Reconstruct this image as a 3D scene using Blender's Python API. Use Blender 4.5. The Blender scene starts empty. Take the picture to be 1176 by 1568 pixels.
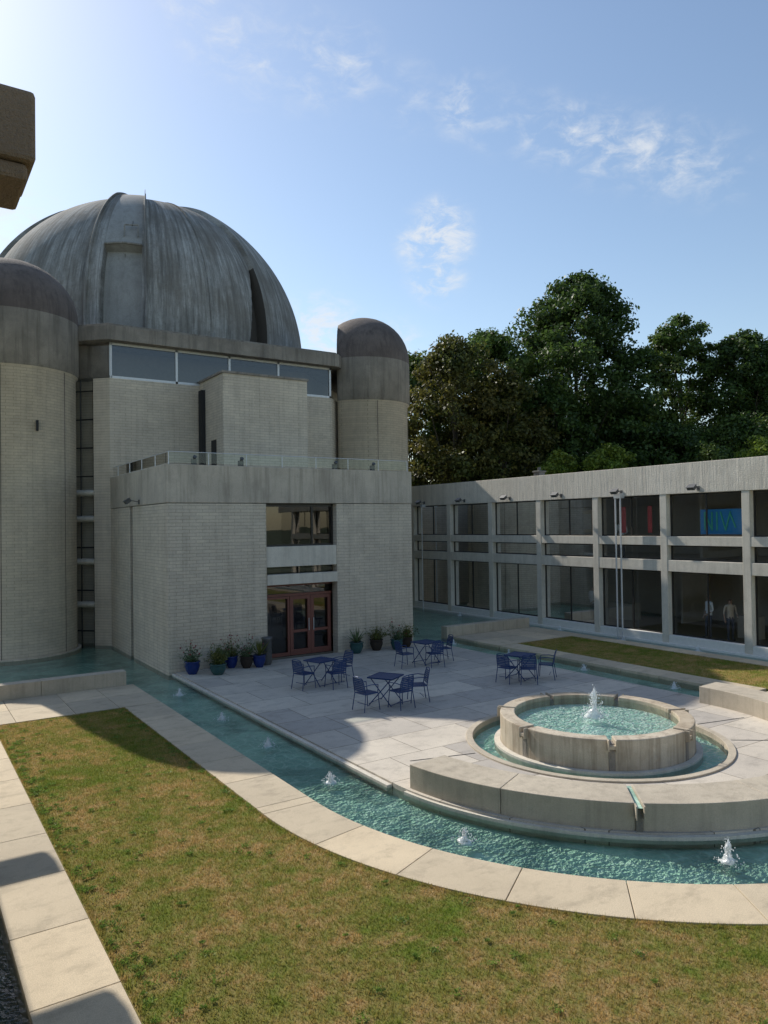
import bpy, math, random
import numpy as np
from mathutils import Vector, Matrix
random.seed(7)
R=math.radians
scn=bpy.context.scene
col=scn.collection

# ------------------------------------------------------------------ mesh builder
class MB:
    def __init__(s):
        s.v=[];s.f=[];s.m=[];s.s=[];s.M=Matrix.Identity(4)
    def add(s,vs,fs,mi=0,sm=False):
        o=len(s.v)
        for p in vs:
            s.v.append(tuple(s.M@Vector(p)))
        for f in fs:
            s.f.append(tuple(i+o for i in f)); s.m.append(mi); s.s.append(sm)
    def box(s,x0,x1,y0,y1,z0,z1,mi=0):
        s.add([(x0,y0,z0),(x1,y0,z0),(x1,y1,z0),(x0,y1,z0),(x0,y0,z1),(x1,y0,z1),(x1,y1,z1),(x0,y1,z1)],
              [(3,2,1,0),(4,5,6,7),(0,1,5,4),(1,2,6,5),(2,3,7,6),(3,0,4,7)],mi)
    def prism(s,pts,z0,z1,mi=0):
        a=sum(pts[i][0]*pts[(i+1)%len(pts)][1]-pts[(i+1)%len(pts)][0]*pts[i][1] for i in range(len(pts)))
        if a<0: pts=pts[::-1]
        n=len(pts)
        s.add([(x,y,z0) for x,y in pts]+[(x,y,z1) for x,y in pts],
              [tuple(range(n))[::-1],tuple(range(n,2*n))]+[(i,(i+1)%n,n+(i+1)%n,n+i) for i in range(n)],mi)
    def ringsec(s,cx,cy,r0,r1,a0,a1,z0,z1,n,mi=0):
        vs=[]
        for i in range(n+1):
            a=R(a0+(a1-a0)*i/n);c,d=math.cos(a),math.sin(a)
            vs+=[(cx+r0*c,cy+r0*d,z0),(cx+r1*c,cy+r1*d,z0),(cx+r1*c,cy+r1*d,z1),(cx+r0*c,cy+r0*d,z1)]
        fs=[(0,1,2,3)]
        for i in range(n):
            k=4*i
            for j in range(4):
                fs.append((k+j,k+4+j,k+4+(j+1)%4,k+(j+1)%4))
        k=4*n; fs.append((k+3,k+2,k+1,k))
        s.add(vs,fs,mi)
    def tube(s,p0,p1,r0,r1=None,n=8,mi=0,caps=True):
        if r1 is None:r1=r0
        p0=Vector(p0);p1=Vector(p1);d=(p1-p0)
        if d.length<1e-6:return
        q=d.to_track_quat('Z','Y').to_matrix()
        vs=[]
        for p,r in((p0,r0),(p1,r1)):
            for i in range(n):
                a=2*math.pi*i/n
                vs.append(tuple(p+q@Vector((r*math.cos(a),r*math.sin(a),0))))
        s.add(vs,[(i,(i+1)%n,n+(i+1)%n,n+i) for i in range(n)],mi,True)
        if caps: s.add(vs,[tuple(range(n))[::-1],tuple(range(n,2*n))],mi)
    def path(s,pts,r,n=6,mi=0):
        for a,b in zip(pts[:-1],pts[1:]): s.tube(a,b,r,r,n,mi)
    def lathe(s,prof,cx,cy,n=32,mi=0,sm=True):
        vs=[];m=len(prof)
        for i in range(n):
            a=2*math.pi*i/n
            for r,z in prof: vs.append((cx+r*math.cos(a),cy+r*math.sin(a),z))
        fs=[]
        for i in range(n):
            for j in range(m-1):
                fs.append((i*m+j,((i+1)%n)*m+j,((i+1)%n)*m+j+1,i*m+j+1))
        s.add(vs,fs,mi,sm)
    def build(s,name,mats,parent=None,bevel=0):
        me=bpy.data.meshes.new(name)
        me.from_pydata(s.v,[],s.f)
        for m in mats: me.materials.append(m)
        me.polygons.foreach_set('material_index',s.m)
        me.polygons.foreach_set('use_smooth',s.s)
        me.update()
        ob=bpy.data.objects.new(name,me); col.objects.link(ob)
        if parent: ob.parent=parent
        if bevel:
            b=ob.modifiers.new('bevel','BEVEL'); b.width=bevel; b.segments=2; b.limit_method='ANGLE'; b.angle_limit=R(50)
        return ob
def empty(name,loc=(0,0,0)):
    e=bpy.data.objects.new(name,None); col.objects.link(e); return e
def npmesh(name,V,F,mats,parent=None,smooth=False):
    me=bpy.data.meshes.new(name)
    k=F.shape[1]
    me.vertices.add(len(V)); me.vertices.foreach_set('co',V.astype(np.float32).ravel())
    me.loops.add(F.size); me.loops.foreach_set('vertex_index',F.astype(np.int32).ravel())
    me.polygons.add(len(F)); me.polygons.foreach_set('loop_start',np.arange(0,F.size,k,dtype=np.int32))
    for m in mats: me.materials.append(m)
    me.update(calc_edges=True); me.validate()
    ob=bpy.data.objects.new(name,me); col.objects.link(ob)
    if parent: ob.parent=parent
    return ob

# ------------------------------------------------------------------ materials
class NT:
    def __init__(s,name):
        s.mat=bpy.data.materials.new(name); s.mat.use_nodes=True
        s.nt=s.mat.node_tree; s.nt.nodes.clear()
        s.out=s.nt.nodes.new('ShaderNodeOutputMaterial')
        s.co=s.nt.nodes.new('ShaderNodeTexCoord')
    def n(s,t,**k):
        nd=s.nt.nodes.new(t)
        for a,b in k.items(): setattr(nd,a,b)
        return nd
    def l(s,a,b): s.nt.links.new(a,b)
    def noise(s,scale,detail=4,rough=.55,stretch=None,vec=None):
        nd=s.n('ShaderNodeTexNoise'); nd.inputs['Scale'].default_value=scale
        nd.inputs['Detail'].default_value=detail; nd.inputs['Roughness'].default_value=rough
        v=vec or s.co.outputs['Object']
        if stretch:
            mp=s.n('ShaderNodeMapping'); mp.inputs['Scale'].default_value=stretch
            s.l(v,mp.inputs['Vector']); v=mp.outputs[0]
        s.l(v,nd.inputs['Vector']); return nd.outputs['Fac']
    def mr(s,x,a,b,c=0,d=1):
        nd=s.n('ShaderNodeMapRange'); s.l(x,nd.inputs[0])
        for i,v in enumerate((a,b,c,d)): nd.inputs[i+1].default_value=v
        return nd.outputs[0]
    def math(s,op,a,b=None):
        nd=s.n('ShaderNodeMath',operation=op)
        for i,x in enumerate((a,b)):
            if x is None: continue
            if isinstance(x,(int,float)): nd.inputs[i].default_value=x
            else: s.l(x,nd.inputs[i])
        return nd.outputs[0]
    def mix(s,f,a,b,mode='MIX'):
        nd=s.n('ShaderNodeMix',data_type='RGBA',blend_type=mode)
        if isinstance(f,(int,float)): nd.inputs[0].default_value=f
        else: s.l(f,nd.inputs[0])
        for i,x in ((6,a),(7,b)):
            if isinstance(x,tuple): nd.inputs[i].default_value=(*x[:3],1)
            else: s.l(x,nd.inputs[i])
        return nd.outputs[2]
    def bump(s,h,strength,dist=.02):
        nd=s.n('ShaderNodeBump'); nd.inputs['Strength'].default_value=strength; nd.inputs['Distance'].default_value=dist
        s.l(h,nd.inputs['Height']); return nd.outputs[0]
    def pbr(s,c,rough=.8,metal=0,nrm=None,spec=None):
        b=s.n('ShaderNodeBsdfPrincipled')
        if isinstance(c,tuple): b.inputs['Base Color'].default_value=(*c[:3],1)
        else: s.l(c,b.inputs['Base Color'])
        if isinstance(rough,(int,float)): b.inputs['Roughness'].default_value=rough
        else: s.l(rough,b.inputs['Roughness'])
        b.inputs['Metallic'].default_value=metal
        if spec is not None: b.inputs['Specular IOR Level'].default_value=spec
        if nrm is not None: s.l(nrm,b.inputs['Normal'])
        s.l(b.outputs[0],s.out.inputs[0]); return b

def concrete(name,c1,c2,brick=False,streak=.35,bump=.5,fine=45,ribs=False,dirt=(.14,.115,.085)):
    t=NT(name)
    big=t.mr(t.noise(.7,6),.3,.7)
    c=t.mix(big,c1,c2)
    c=t.mix(t.mr(t.noise(2.6,6,.7),.48,.72,0,.45),c,tuple(x*.66 for x in c2))
    st=t.mr(t.noise(1.6,6,.7,(2.6,2.6,.16)),.48,.72,0,streak)
    c=t.mix(st,c,dirt)
    fn=t.noise(fine,3,.7)
    c=t.mix(t.mr(fn,.35,.65,0,.4),c,tuple(x*.55 for x in c1))
    h=fn
    if brick:
        sp=t.n('ShaderNodeSeparateXYZ'); t.l(t.co.outputs['Object'],sp.inputs[0])
        cb=t.n('ShaderNodeCombineXYZ'); t.l(t.math('ADD',sp.outputs[0],sp.outputs[1]),cb.inputs[0]); t.l(sp.outputs[2],cb.inputs[1])
        br=t.n('ShaderNodeTexBrick'); t.l(cb.outputs[0],br.inputs['Vector'])
        br.inputs['Scale'].default_value=1; br.inputs['Brick Width'].default_value=.46; br.inputs['Row Height'].default_value=.115
        br.inputs['Mortar Size'].default_value=.010; br.inputs['Mortar Smooth'].default_value=.3
        br.inputs['Color1'].default_value=(.92,.92,.92,1); br.inputs['Color2'].default_value=(1.04,1.04,1.02,1); br.inputs['Mortar'].default_value=(.68,.66,.63,1)
        c=t.mix(.85,c,br.outputs['Color'],'MULTIPLY')
        h=t.math('SUBTRACT',t.math('MULTIPLY',fn,.5),br.outputs['Fac'])
    if ribs:
        rb=t.noise(14,2,.5,(1,1,.06)); h=t.math('ADD',fn,t.math('MULTIPLY',rb,1.2))
        c=t.mix(t.mr(rb,.42,.62,0,.3),c,tuple(x*.62 for x in c1))
    t.pbr(c,.88,0,t.bump(h,bump,.02))
    return t.mat

M_brick=concrete('pale_block_masonry',(.72,.63,.505),(.60,.52,.415),brick=True,streak=.26,bump=.55)
M_parapet=concrete('rough_aggregate_concrete',(.62,.545,.44),(.46,.40,.325),streak=.6,bump=.9,fine=26)
M_ribbed=concrete('bush_hammered_concrete',(.80,.73,.62),(.68,.62,.52),streak=.3,bump=.7,fine=20,ribs=True)
M_smooth=concrete('precast_concrete',(.74,.68,.575),(.62,.57,.48),streak=.3,bump=.25)
M_darkc=concrete('weathered_dark_concrete',(.36,.32,.27),(.19,.168,.142),streak=.8,bump=.9,fine=22,dirt=(.075,.065,.053))
M_cap=concrete('weathered_tower_cap',(.20,.16,.14),(.10,.08,.072),streak=.75,bump=1.0,fine=22,dirt=(.045,.037,.034))
M_seat=concrete('granite_aggregate_wall',(.60,.52,.40),(.46,.395,.305),streak=.4,bump=.7,fine=55)
M_basin=concrete('stained_basin_stone',(.66,.585,.465),(.40,.31,.205),streak=.9,bump=.5,fine=50,dirt=(.14,.085,.045))
M_beam=concrete('brown_aggregate_concrete',(.42,.28,.18),(.27,.18,.115),streak=.3,bump=1.0,fine=60)

def paving(name,c1,c2,brick=None,spk=.4):
    t=NT(name)
    geo=t.n('ShaderNodeNewGeometry')
    c=t.mix(t.mr(t.noise(.8,7,.6),.3,.7),c1,c2)
    c=t.mix(t.mr(t.noise(5,6,.7),.52,.72,0,.35),c,tuple(x*.6 for x in c2))
    c=t.mix(t.mr(t.noise(1.7,7,.7,(1,1.6,1)),.51,.68,0,.5),c,tuple(x*.5 for x in c2))
    fn=t.noise(75,2,.75)
    c=t.mix(t.mr(fn,.42,.6,0,spk),c,tuple(x*.45 for x in c1))
    h=fn
    if brick:
        nz=t.n('ShaderNodeTexBrick'); t.l(t.co.outputs['Object'],nz.inputs['Vector'])
        nz.inputs['Scale'].default_value=1; nz.inputs['Brick Width'].default_value=brick[0]; nz.inputs['Row Height'].default_value=brick[1]
        nz.offset=.37; nz.squash=.72; nz.squash_frequency=3
        nz.inputs['Mortar Size'].default_value=.009; nz.inputs['Mortar Smooth'].default_value=.1
        nz.inputs['Color1'].default_value=(.78,.78,.8,1); nz.inputs['Color2'].default_value=(1.12,1.1,1.06,1); nz.inputs['Mortar'].default_value=(.32,.29,.25,1)
        c=t.mix(1,c,nz.outputs['Color'],'MULTIPLY')
        h=t.math('SUBTRACT',t.math('MULTIPLY',fn,.3),nz.outputs['Fac'])
    else:
        c=t.mix(1,c,t.mix(geo.outputs['Random Per Island'],(.82,.82,.82),(1.08,1.05,1.0)),'MULTIPLY')
    t.pbr(c,.85,0,t.bump(h,.5,.01)); return t.mat
M_plaza=paving('plaza_flagstone',(.62,.56,.475),(.51,.46,.395),(1.9,1.25))
M_path=paving('granite_path_slab',(.68,.57,.41),(.57,.475,.34))
M_joint=NT('joint_grit'); M_joint.pbr((.10,.085,.06),.95); M_joint=M_joint.mat

def grass_col(t):
    a=t.mr(t.noise(.4,5,.6),.40,.58)
    b=t.mr(t.noise(3.2,6,.7),.34,.60)
    f=t.math('MULTIPLY',a,b)
    f2=t.math('MULTIPLY',t.mr(t.noise(1.2,6,.72,(1,1.3,1)),.48,.62),.95)
    f=t.math('MAXIMUM',f,f2)
    c=t.mix(t.mr(t.noise(2.1,5,.65),.35,.65),(.16,.235,.035),(.215,.235,.05))
    c=t.mix(f,c,(.46,.32,.145))
    c=t.mix(t.mr(t.noise(9,4,.7),.52,.72,0,.4),c,(.32,.215,.095))
    return t.mix(t.mr(t.noise(28,4,.75),.45,.7,0,.45),c,(.085,.105,.022))
t=NT('lawn_turf'); t.pbr(grass_col(t),.95,0,t.bump(t.noise(60,4,.8),1,.03),.1); M_lawn=t.mat
t=NT('grass_blades'); c=grass_col(t); g=t.n('ShaderNodeNewGeometry')
c=t.mix(1,c,t.mix(g.outputs['Random Per Island'],(.7,.75,.65),(1.65,1.5,1.3)),'MULTIPLY')
d=t.n('ShaderNodeBsdfDiffuse');tr=t.n('ShaderNodeBsdfTranslucent');ms=t.n('ShaderNodeMixShader');ms.inputs[0].default_value=.38
t.l(c,d.inputs[0]);t.l(c,tr.inputs[0]);t.l(d.outputs[0],ms.inputs[1]);t.l(tr.outputs[0],ms.inputs[2]);t.l(ms.outputs[0],t.out.inputs[0]);M_blade=t.mat
def leafmat(name,c1,c2,tl=.35,sc=.35):
    t=NT(name); g=t.n('ShaderNodeNewGeometry')
    c=t.mix(t.mr(t.noise(sc,4),.35,.65),c1,c2)
    c=t.mix(1,c,t.mix(g.outputs['Random Per Island'],(.5,.55,.5),(1.7,1.6,1.35)),'MULTIPLY')
    b=t.n('ShaderNodeBsdfPrincipled'); b.inputs['Roughness'].default_value=.5; b.inputs['Specular IOR Level'].default_value=.35
    tr=t.n('ShaderNodeBsdfTranslucent');ms=t.n('ShaderNodeMixShader');ms.inputs[0].default_value=tl
    t.l(c,b.inputs[0]);t.l(c,tr.inputs[0]);t.l(b.outputs[0],ms.inputs[1]);t.l(tr.outputs[0],ms.inputs[2]);t.l(ms.outputs[0],t.out.inputs[0]);return t.mat
M_leafA=leafmat('foliage_dark_green',(.042,.078,.018),(.065,.112,.028),.42)
M_leafB=leafmat('foliage_olive',(.07,.09,.022),(.125,.11,.032),.42)
M_leafC=leafmat('foliage_mid_green',(.058,.108,.026),(.095,.14,.032),.42)
M_leafD=leafmat('foliage_bright_green',(.13,.2,.03),(.17,.22,.035),.42)
t=NT('bark'); t.pbr(t.mix(t.noise(6,5,.7,(1,1,.2)),(.05,.04,.03),(.12,.1,.08)),.95); M_bark=t.mat

# water
t=NT('pool_floor_paint_caustics')
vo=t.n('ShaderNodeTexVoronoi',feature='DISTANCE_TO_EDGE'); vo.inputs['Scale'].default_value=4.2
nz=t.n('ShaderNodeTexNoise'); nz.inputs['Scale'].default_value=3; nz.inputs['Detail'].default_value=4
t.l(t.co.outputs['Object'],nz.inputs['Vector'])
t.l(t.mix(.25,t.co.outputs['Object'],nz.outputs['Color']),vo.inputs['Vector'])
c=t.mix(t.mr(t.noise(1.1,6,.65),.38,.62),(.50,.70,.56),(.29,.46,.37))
c=t.mix(t.mr(vo.outputs[0],0,.08,.45,0),c,(.80,.88,.78))  # bright veins: sunlight caustics painted into the floor colour
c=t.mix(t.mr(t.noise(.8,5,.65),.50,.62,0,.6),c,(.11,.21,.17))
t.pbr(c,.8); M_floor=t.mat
t=NT('shaded_green_floor'); t.pbr(t.mix(t.mr(t.noise(2,5,.6),.35,.65),(.03,.08,.065),(.015,.035,.03)),.8); M_shade=t.mat  # shade over the west channel, painted as a near-black floor colour
def water(name,tint,sc,st):
    t=NT(name)
    gl=t.n('ShaderNodeBsdfGlossy'); gl.inputs['Roughness'].default_value=.03
    tp=t.n('ShaderNodeBsdfTransparent'); tp.inputs[0].default_value=(*tint,1)
    h=t.math('ADD',t.noise(sc,4,.6),t.math('MULTIPLY',t.noise(sc*4,2,.5),.3))
    nb=t.bump(h,st,.06); t.l(nb,gl.inputs['Normal'])
    fr=t.n('ShaderNodeFresnel'); fr.inputs[0].default_value=1.34; t.l(nb,fr.inputs['Normal'])
    ms=t.n('ShaderNodeMixShader'); t.l(fr.outputs[0],ms.inputs[0]); t.l(tp.outputs[0],ms.inputs[1]); t.l(gl.outputs[0],ms.inputs[2]); t.l(ms.outputs[0],t.out.inputs[0])
    return t.mat
M_water=water('rippled_water',(.86,.96,.91),3.0,.5)
M_water2=water('fountain_water',(.93,.99,.97),4.5,1.0)
t=NT('fountain_floor_paint_caustics'); vo=t.n('ShaderNodeTexVoronoi',feature='DISTANCE_TO_EDGE'); vo.inputs['Scale'].default_value=6.5
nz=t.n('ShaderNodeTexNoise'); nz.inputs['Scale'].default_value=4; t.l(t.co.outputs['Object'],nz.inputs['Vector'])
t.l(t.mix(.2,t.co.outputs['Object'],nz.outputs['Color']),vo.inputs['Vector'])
t.pbr(t.mix(t.mr(vo.outputs[0],0,.14,1,0),(.52,.80,.66),(.90,.96,.89)),.7); M_ffloor=t.mat  # pale veins imitate caustic light in the basin floor colour
t=NT('splashing_water_foam'); d=t.n('ShaderNodeBsdfDiffuse');d.inputs[0].default_value=(.93,.95,.96,1);tr=t.n('ShaderNodeBsdfTranslucent');tr.inputs[0].default_value=(.93,.95,.96,1);gl=t.n('ShaderNodeBsdfGlossy');gl.inputs['Roughness'].default_value=.1
ms=t.n('ShaderNodeMixShader');ms.inputs[0].default_value=.5;t.l(d.outputs[0],ms.inputs[1]);t.l(tr.outputs[0],ms.inputs[2]);m2=t.n('ShaderNodeMixShader');m2.inputs[0].default_value=.15;t.l(ms.outputs[0],m2.inputs[1]);t.l(gl.outputs[0],m2.inputs[2]);t.l(m2.outputs[0],t.out.inputs[0]); M_foam=t.mat

def glass(name,tint,ior=1.6,rough=.01,wob=True):
    t=NT(name)
    gl=t.n('ShaderNodeBsdfGlossy'); gl.inputs['Roughness'].default_value=rough
    tp=t.n('ShaderNodeBsdfTransparent'); tp.inputs[0].default_value=(*tint,1)
    fr=t.n('ShaderNodeFresnel'); fr.inputs[0].default_value=ior
    if wob:
        nb=t.bump(t.noise(.5,2),.05,.05); t.l(nb,gl.inputs['Normal'])
    ms=t.n('ShaderNodeMixShader'); t.l(fr.outputs[0],ms.inputs[0]); t.l(tp.outputs[0],ms.inputs[1]); t.l(gl.outputs[0],ms.inputs[2]); t.l(ms.outputs[0],t.out.inputs[0])
    return t.mat
M_glass=glass('window_glass',(.80,.82,.82),1.5)
M_glassr=glass('reflective_glass',(.5,.52,.54),1.9)
M_glassc=glass('clear_railing_glass',(.85,.92,.9),1.5)
def plain(name,c,rough=.6,metal=0,var=.25,sc=8):
    t=NT(name); t.pbr(t.mix(t.mr(t.noise(sc,5,.6),.3,.7,0,var),c,tuple(x*.55 for x in c)),rough,metal); return t.mat
M_white=plain('white_painted_sill',(.75,.73,.68),.6)
M_frame=plain('dark_bronze_frame',(.035,.032,.03),.4,.3)
M_alu=plain('aluminium_frame',(.6,.61,.62),.4,.3)
M_red=plain('red_door_paint',(.17,.055,.04),.45)
M_blue=plain('blue_painted_metal',(.015,.045,.15),.4,.2)
M_blue2=plain('blue_glazed_ceramic',(.01,.03,.16),.15,0,.5,5)
M_green2=plain('green_glazed_ceramic',(.03,.09,.09),.2,0,.5,5)
M_soil=plain('potting_soil',(.04,.028,.02),.95)
M_int=plain('interior_plaster',(.42,.375,.31),.8)
M_intf=plain('interior_floor',(.16,.13,.10),.5)
M_black=plain('dark_recess',(.02,.02,.02),.8)
M_gap=plain('dome_opening_shadow',(.07,.06,.05),.8)
M_ground=plain('distant_grass_ground',(.08,.10,.04),.95)
M_lamp=plain('grey_lamp_housing',(.12,.12,.12),.5,.4)
M_lampw=plain('lamp_lens',(.6,.6,.55),.3)
M_bglass=plain('banner_blue',(.03,.25,.55),.7); M_bgreen=plain('banner_green',(.08,.5,.35),.7); M_bred=plain('banner_red',(.5,.05,.05),.7); M_pic=plain('painting_canvas',(.5,.36,.2),.7,0,.9,3)
M_panel=concrete('dome_shutter_panel',(.40,.395,.375),(.30,.295,.28),streak=.4,bump=.2,fine=20,dirt=(.17,.16,.145))

t=NT('weathered_grey_dome_sheet')
sp=t.n('ShaderNodeSeparateXYZ'); t.l(t.co.outputs['Object'],sp.inputs[0])
DX,DY,DZ=-.85,32.0,14.5
dx_=t.math('SUBTRACT',sp.outputs[0],DX);dy_=t.math('SUBTRACT',sp.outputs[1],DY)
az=t.math('ARCTAN2',dy_,dx_)
u=t.math('MULTIPLY',az,18/math.pi)
fr=t.math('ABSOLUTE',t.math('SUBTRACT',t.math('FRACT',u),.5))
seam=t.mr(fr,.485,.497)
cb=t.n('ShaderNodeCombineXYZ'); t.l(t.math('MULTIPLY',az,18),cb.inputs[0]); t.l(t.math('MULTIPLY',sp.outputs[2],.13),cb.inputs[2])
st=t.noise(2.0,9,.78,None,cb.outputs[0])
cb2=t.n('ShaderNodeCombineXYZ'); t.l(t.math('MULTIPLY',az,5),cb2.inputs[0]); t.l(t.math('MULTIPLY',sp.outputs[2],.3),cb2.inputs[2])
st2=t.noise(1.6,6,.65,None,cb2.outputs[0])
c=t.mix(t.mr(st,.40,.62),(.16,.158,.15),(.50,.495,.475))
c=t.mix(t.mr(st2,.42,.62,0,.7),c,(.18,.165,.143))
c=t.mix(t.mr(t.noise(.45,7,.7),.47,.66,0,.5),c,(.17,.15,.125))
c=t.mix(t.mr(t.noise(9,5,.8),.5,.72,0,.45),c,(.12,.112,.105))
c=t.mix(t.math('MULTIPLY',seam,.25),c,(.1,.1,.1))
t.pbr(c,.92,0,t.bump(t.math('ADD',t.math('MULTIPLY',seam,.5),t.math('MULTIPLY',t.noise(6,5,.7),.9)),.5,.04),.12); M_dome=t.mat

# ------------------------------------------------------------------ ground / water / paving
WZ=-.085
g=MB(); g.box(-900,900,-900,1500,-1.2,-.5); g.build('ground',[M_ground])
g=MB(); g.box(-11.9,12.6,-20,24.5,-.5,-.23); g.box(-15,-11.9,-20,24.5,-.5,-.35,1); g.build('channel_floor',[M_floor,M_shade])
g=MB(); g.add([(-14.5,-20,WZ),(12.45,-20,WZ),(12.45,24.4,WZ),(-14.5,24.4,WZ)],[(0,1,2,3)]); g.build('water',[M_water])

BX,BY=-.2,-.3
PR=2.8
n=180
def outpt(a):
    c,d=math.cos(a),math.sin(a)
    for k in range(1,4000):
        r=k*.01; x,y=BX+r*c,BY+r*d
        ins=(x*x+y*y<5.38**2) if y<0 else (-5.38<x<5.1 and y<12.92)
        if not ins: return (x,y)
g=MB(); P=[]
angs=sorted([2*math.pi*i/n for i in range(n)]+[math.atan2(12.92-BY,-5.38-BX)%(2*math.pi),math.atan2(12.92-BY,5.1-BX)])
for a in angs:
    c,d=math.cos(a),math.sin(a); o=outpt(a)
    P+=[(BX+PR*c,BY+PR*d,-.5),(BX+PR*c,BY+PR*d,0),(o[0],o[1],0),(o[0],o[1],-.5)]
m=len(angs);F=[]
for i in range(m):
    k=4*i;q=4*((i+1)%m)
    F+=[(k,k+1,q+1,q),(k+1,k+2,q+2,q+1),(k+2,k+3,q+3,q+2)]
g.add(P,F); g.build('plaza_paving',[M_plaza])
g=MB()
g.ringsec(BX,BY,PR-.12,PR+.03,0,360,-.5,.035,96,1)
g.box(-5.50,-5.39,0,12.9,-.14,-.03); g.box(5.11,5.2,0.4,12.9,-.14,-.03)
g.build('plaza_edge_kerb',[M_smooth,M_seat],None,.01)
g=MB()
for a in (165,-12,-38,40):
    c,d=math.cos(R(a)),math.sin(R(a)); e=Vector((-d,c,0))*.018
    p0=Vector((BX+2.9*c,BY+2.9*d,.004)); p1=Vector((BX+4.35*c,BY+4.35*d,.004))
    g.add([tuple(p0-e),tuple(p1-e),tuple(p1+e),tuple(p0+e)],[(0,1,2,3)])
g.build('drain_slots',[M_black])

# paths
g=MB()
y=9.0
while y>-.2:
    L=1.45; y0=max(y-L,0); 
    if y-y0>.2: g.box(-7.98,-7.0,y0+.006,y-.006,-.45,0)
    y-=L
a=180
while a<360:
    g.ringsec(0,0,7.0,7.98,a+.05,a+11.25-.05,-.45,0,6); a+=11.25
y=9.03
while y>-16:
    g.box(-12.0,-11.12,y-1.55+.006,y-.006,-.45,0); y-=1.55
for x0,x1 in ((-12,-10.6),(-10.6,-9.2),(-9.2,-8.1),(-8.1,-7.0)):
    for y0,y1 in ((9.03,10.5),(10.5,11.9)):
        g.box(x0+.006,x1-.006,y0+.006,y1-.006,-.45,0)
y=0.2
while y<10.3:
    g.box(6.62,7.52,y+.006,min(y+1.45,10.4)-.006,-.45,0); g.box(10.7,11.4,y+.006,min(y+1.45,10.4)-.006,-.45,0); y+=1.45
y=0.2
while y>-15:
    g.box(10.7,11.4,y-1.444,y-.006,-.45,0); y-=1.45
for x0 in (6.62,7.82,9.02,10.2):
    for y0 in (10.41,11.9):
        g.box(x0+.006,x0+1.19,y0+.006,y0+1.48,-.45,0)
g.build('stone_path',[M_path],None,.006)
g=MB(); g.box(-11.98,-7.02,8.9,11.85,-.48,-.03); g.box(-7.96,-7.03,0,8.9,-.48,-.03); g.ringsec(0,0,7.03,7.96,180,360,-.48,-.03,60)
g.box(-11.97,-11.15,-16,8.9,-.48,-.03); g.build('path_bedding',[M_joint])

# lawns
arc=[(7.99*math.cos(R(a)),7.99*math.sin(R(a))) for a in range(180,271,3)]
g=MB(); g.prism([(-11.11,9.02),(-11.11,-14),(0,-14)]+arc[::-1]+[(-7.99,9.02)],-.46,-.02)
arc2=[(7.99*math.cos(R(a)),7.99*math.sin(R(a))) for a in range(270,352,3)]
g.prism([(0,-14),(10.69,-14),(10.69,10.38),(7.54,10.38),(7.54,.3)]+arc2[::-1],-.46,-.02)
g.build('lawn',[M_lawn])
rng=np.random.default_rng(3)
def blades(n,xr,yr,inside,h=(.02,.05)):
    x=rng.uniform(*xr,n);y=rng.uniform(*yr,n);k=inside(x,y);x=x[k];y=y[k];n=len(x)
    hh=rng.uniform(*h,n);w=rng.uniform(.003,.007,n);a=rng.uniform(0,6.283,n);l=rng.uniform(0,.035,n);b=rng.uniform(0,6.283,n)
    V=np.zeros((n,3,3));V[:,0]=np.c_[x-w*np.cos(a),y-w*np.sin(a),np.full(n,-.022)];V[:,1]=np.c_[x+w*np.cos(a),y+w*np.sin(a),np.full(n,-.022)]
    V[:,2]=np.c_[x+l*np.cos(b),y+l*np.sin(b),hh-.022]
    return V.reshape(-1,3),np.arange(3*n).reshape(-1,3)
insL=lambda x,y:((y>0)&(x<-8.0)&(y<9.0))|((y<=0)&(x*x+y*y>8.0**2)&(x<0))
V1,F1=blades(520000,(-11.1,-2),(-10.5,9.0),insL)
V2,F2=blades(60000,(7.56,10.68),(-2,10.36),lambda x,y:x>0)
def edge(x,y):
    r=np.sqrt(x*x+y*y); return insL(x,y)&(((y<=0)&(r<8.06))|((y>0)&(x>-8.06))|(x<-11.04))
V3,F3=blades(500000,(-11.1,-2),(-10.5,9.0),edge,(.03,.075))
NW=420
cx=rng.uniform(-11.05,-3,NW);cy=rng.uniform(-9.5,8.8,NW)
sel=rng.random(NW)<.7; cx=np.where(sel,np.where(rng.random(NW)<.65,-11.06+rng.exponential(.22,NW),np.where(cy>0,-8.02-rng.exponential(.2,NW),cx)),cx)
rr=rng.uniform(.008,.05,NW); m=60
wx=np.repeat(cx,m)+rng.normal(0,1,NW*m)*np.repeat(rr,m);wy=np.repeat(cy,m)+rng.normal(0,1,NW*m)*np.repeat(rr,m)
k=insL(wx,wy)&(wx>-11.1);wx=wx[k];wy=wy[k];nn=len(wx)
a=rng.uniform(0,6.283,nn);w=rng.uniform(.004,.012,nn);b=rng.uniform(0,6.283,nn);l=rng.uniform(.01,.04,nn)
V4=np.zeros((nn,3,3));V4[:,0]=np.c_[wx-w*np.cos(a),wy-w*np.sin(a),np.full(nn,-.0)];V4[:,1]=np.c_[wx+w*np.cos(a),wy+w*np.sin(a),np.full(nn,.01)];V4[:,2]=np.c_[wx+l*np.cos(b),wy+l*np.sin(b),rng.uniform(.005,.035,nn)]
npmesh('lawn_weeds',V4.reshape(-1,3),np.arange(3*nn).reshape(-1,3),[leafmat('weed_leaf',(.15,.24,.05),(.19,.27,.06),.45)])
V=np.concatenate([V1,V2,V3]);F=np.concatenate([F1,F2+len(V1),F3+len(V1)+len(V2)])
npmesh('lawn_grass',V,F,[M_blade])

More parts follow.
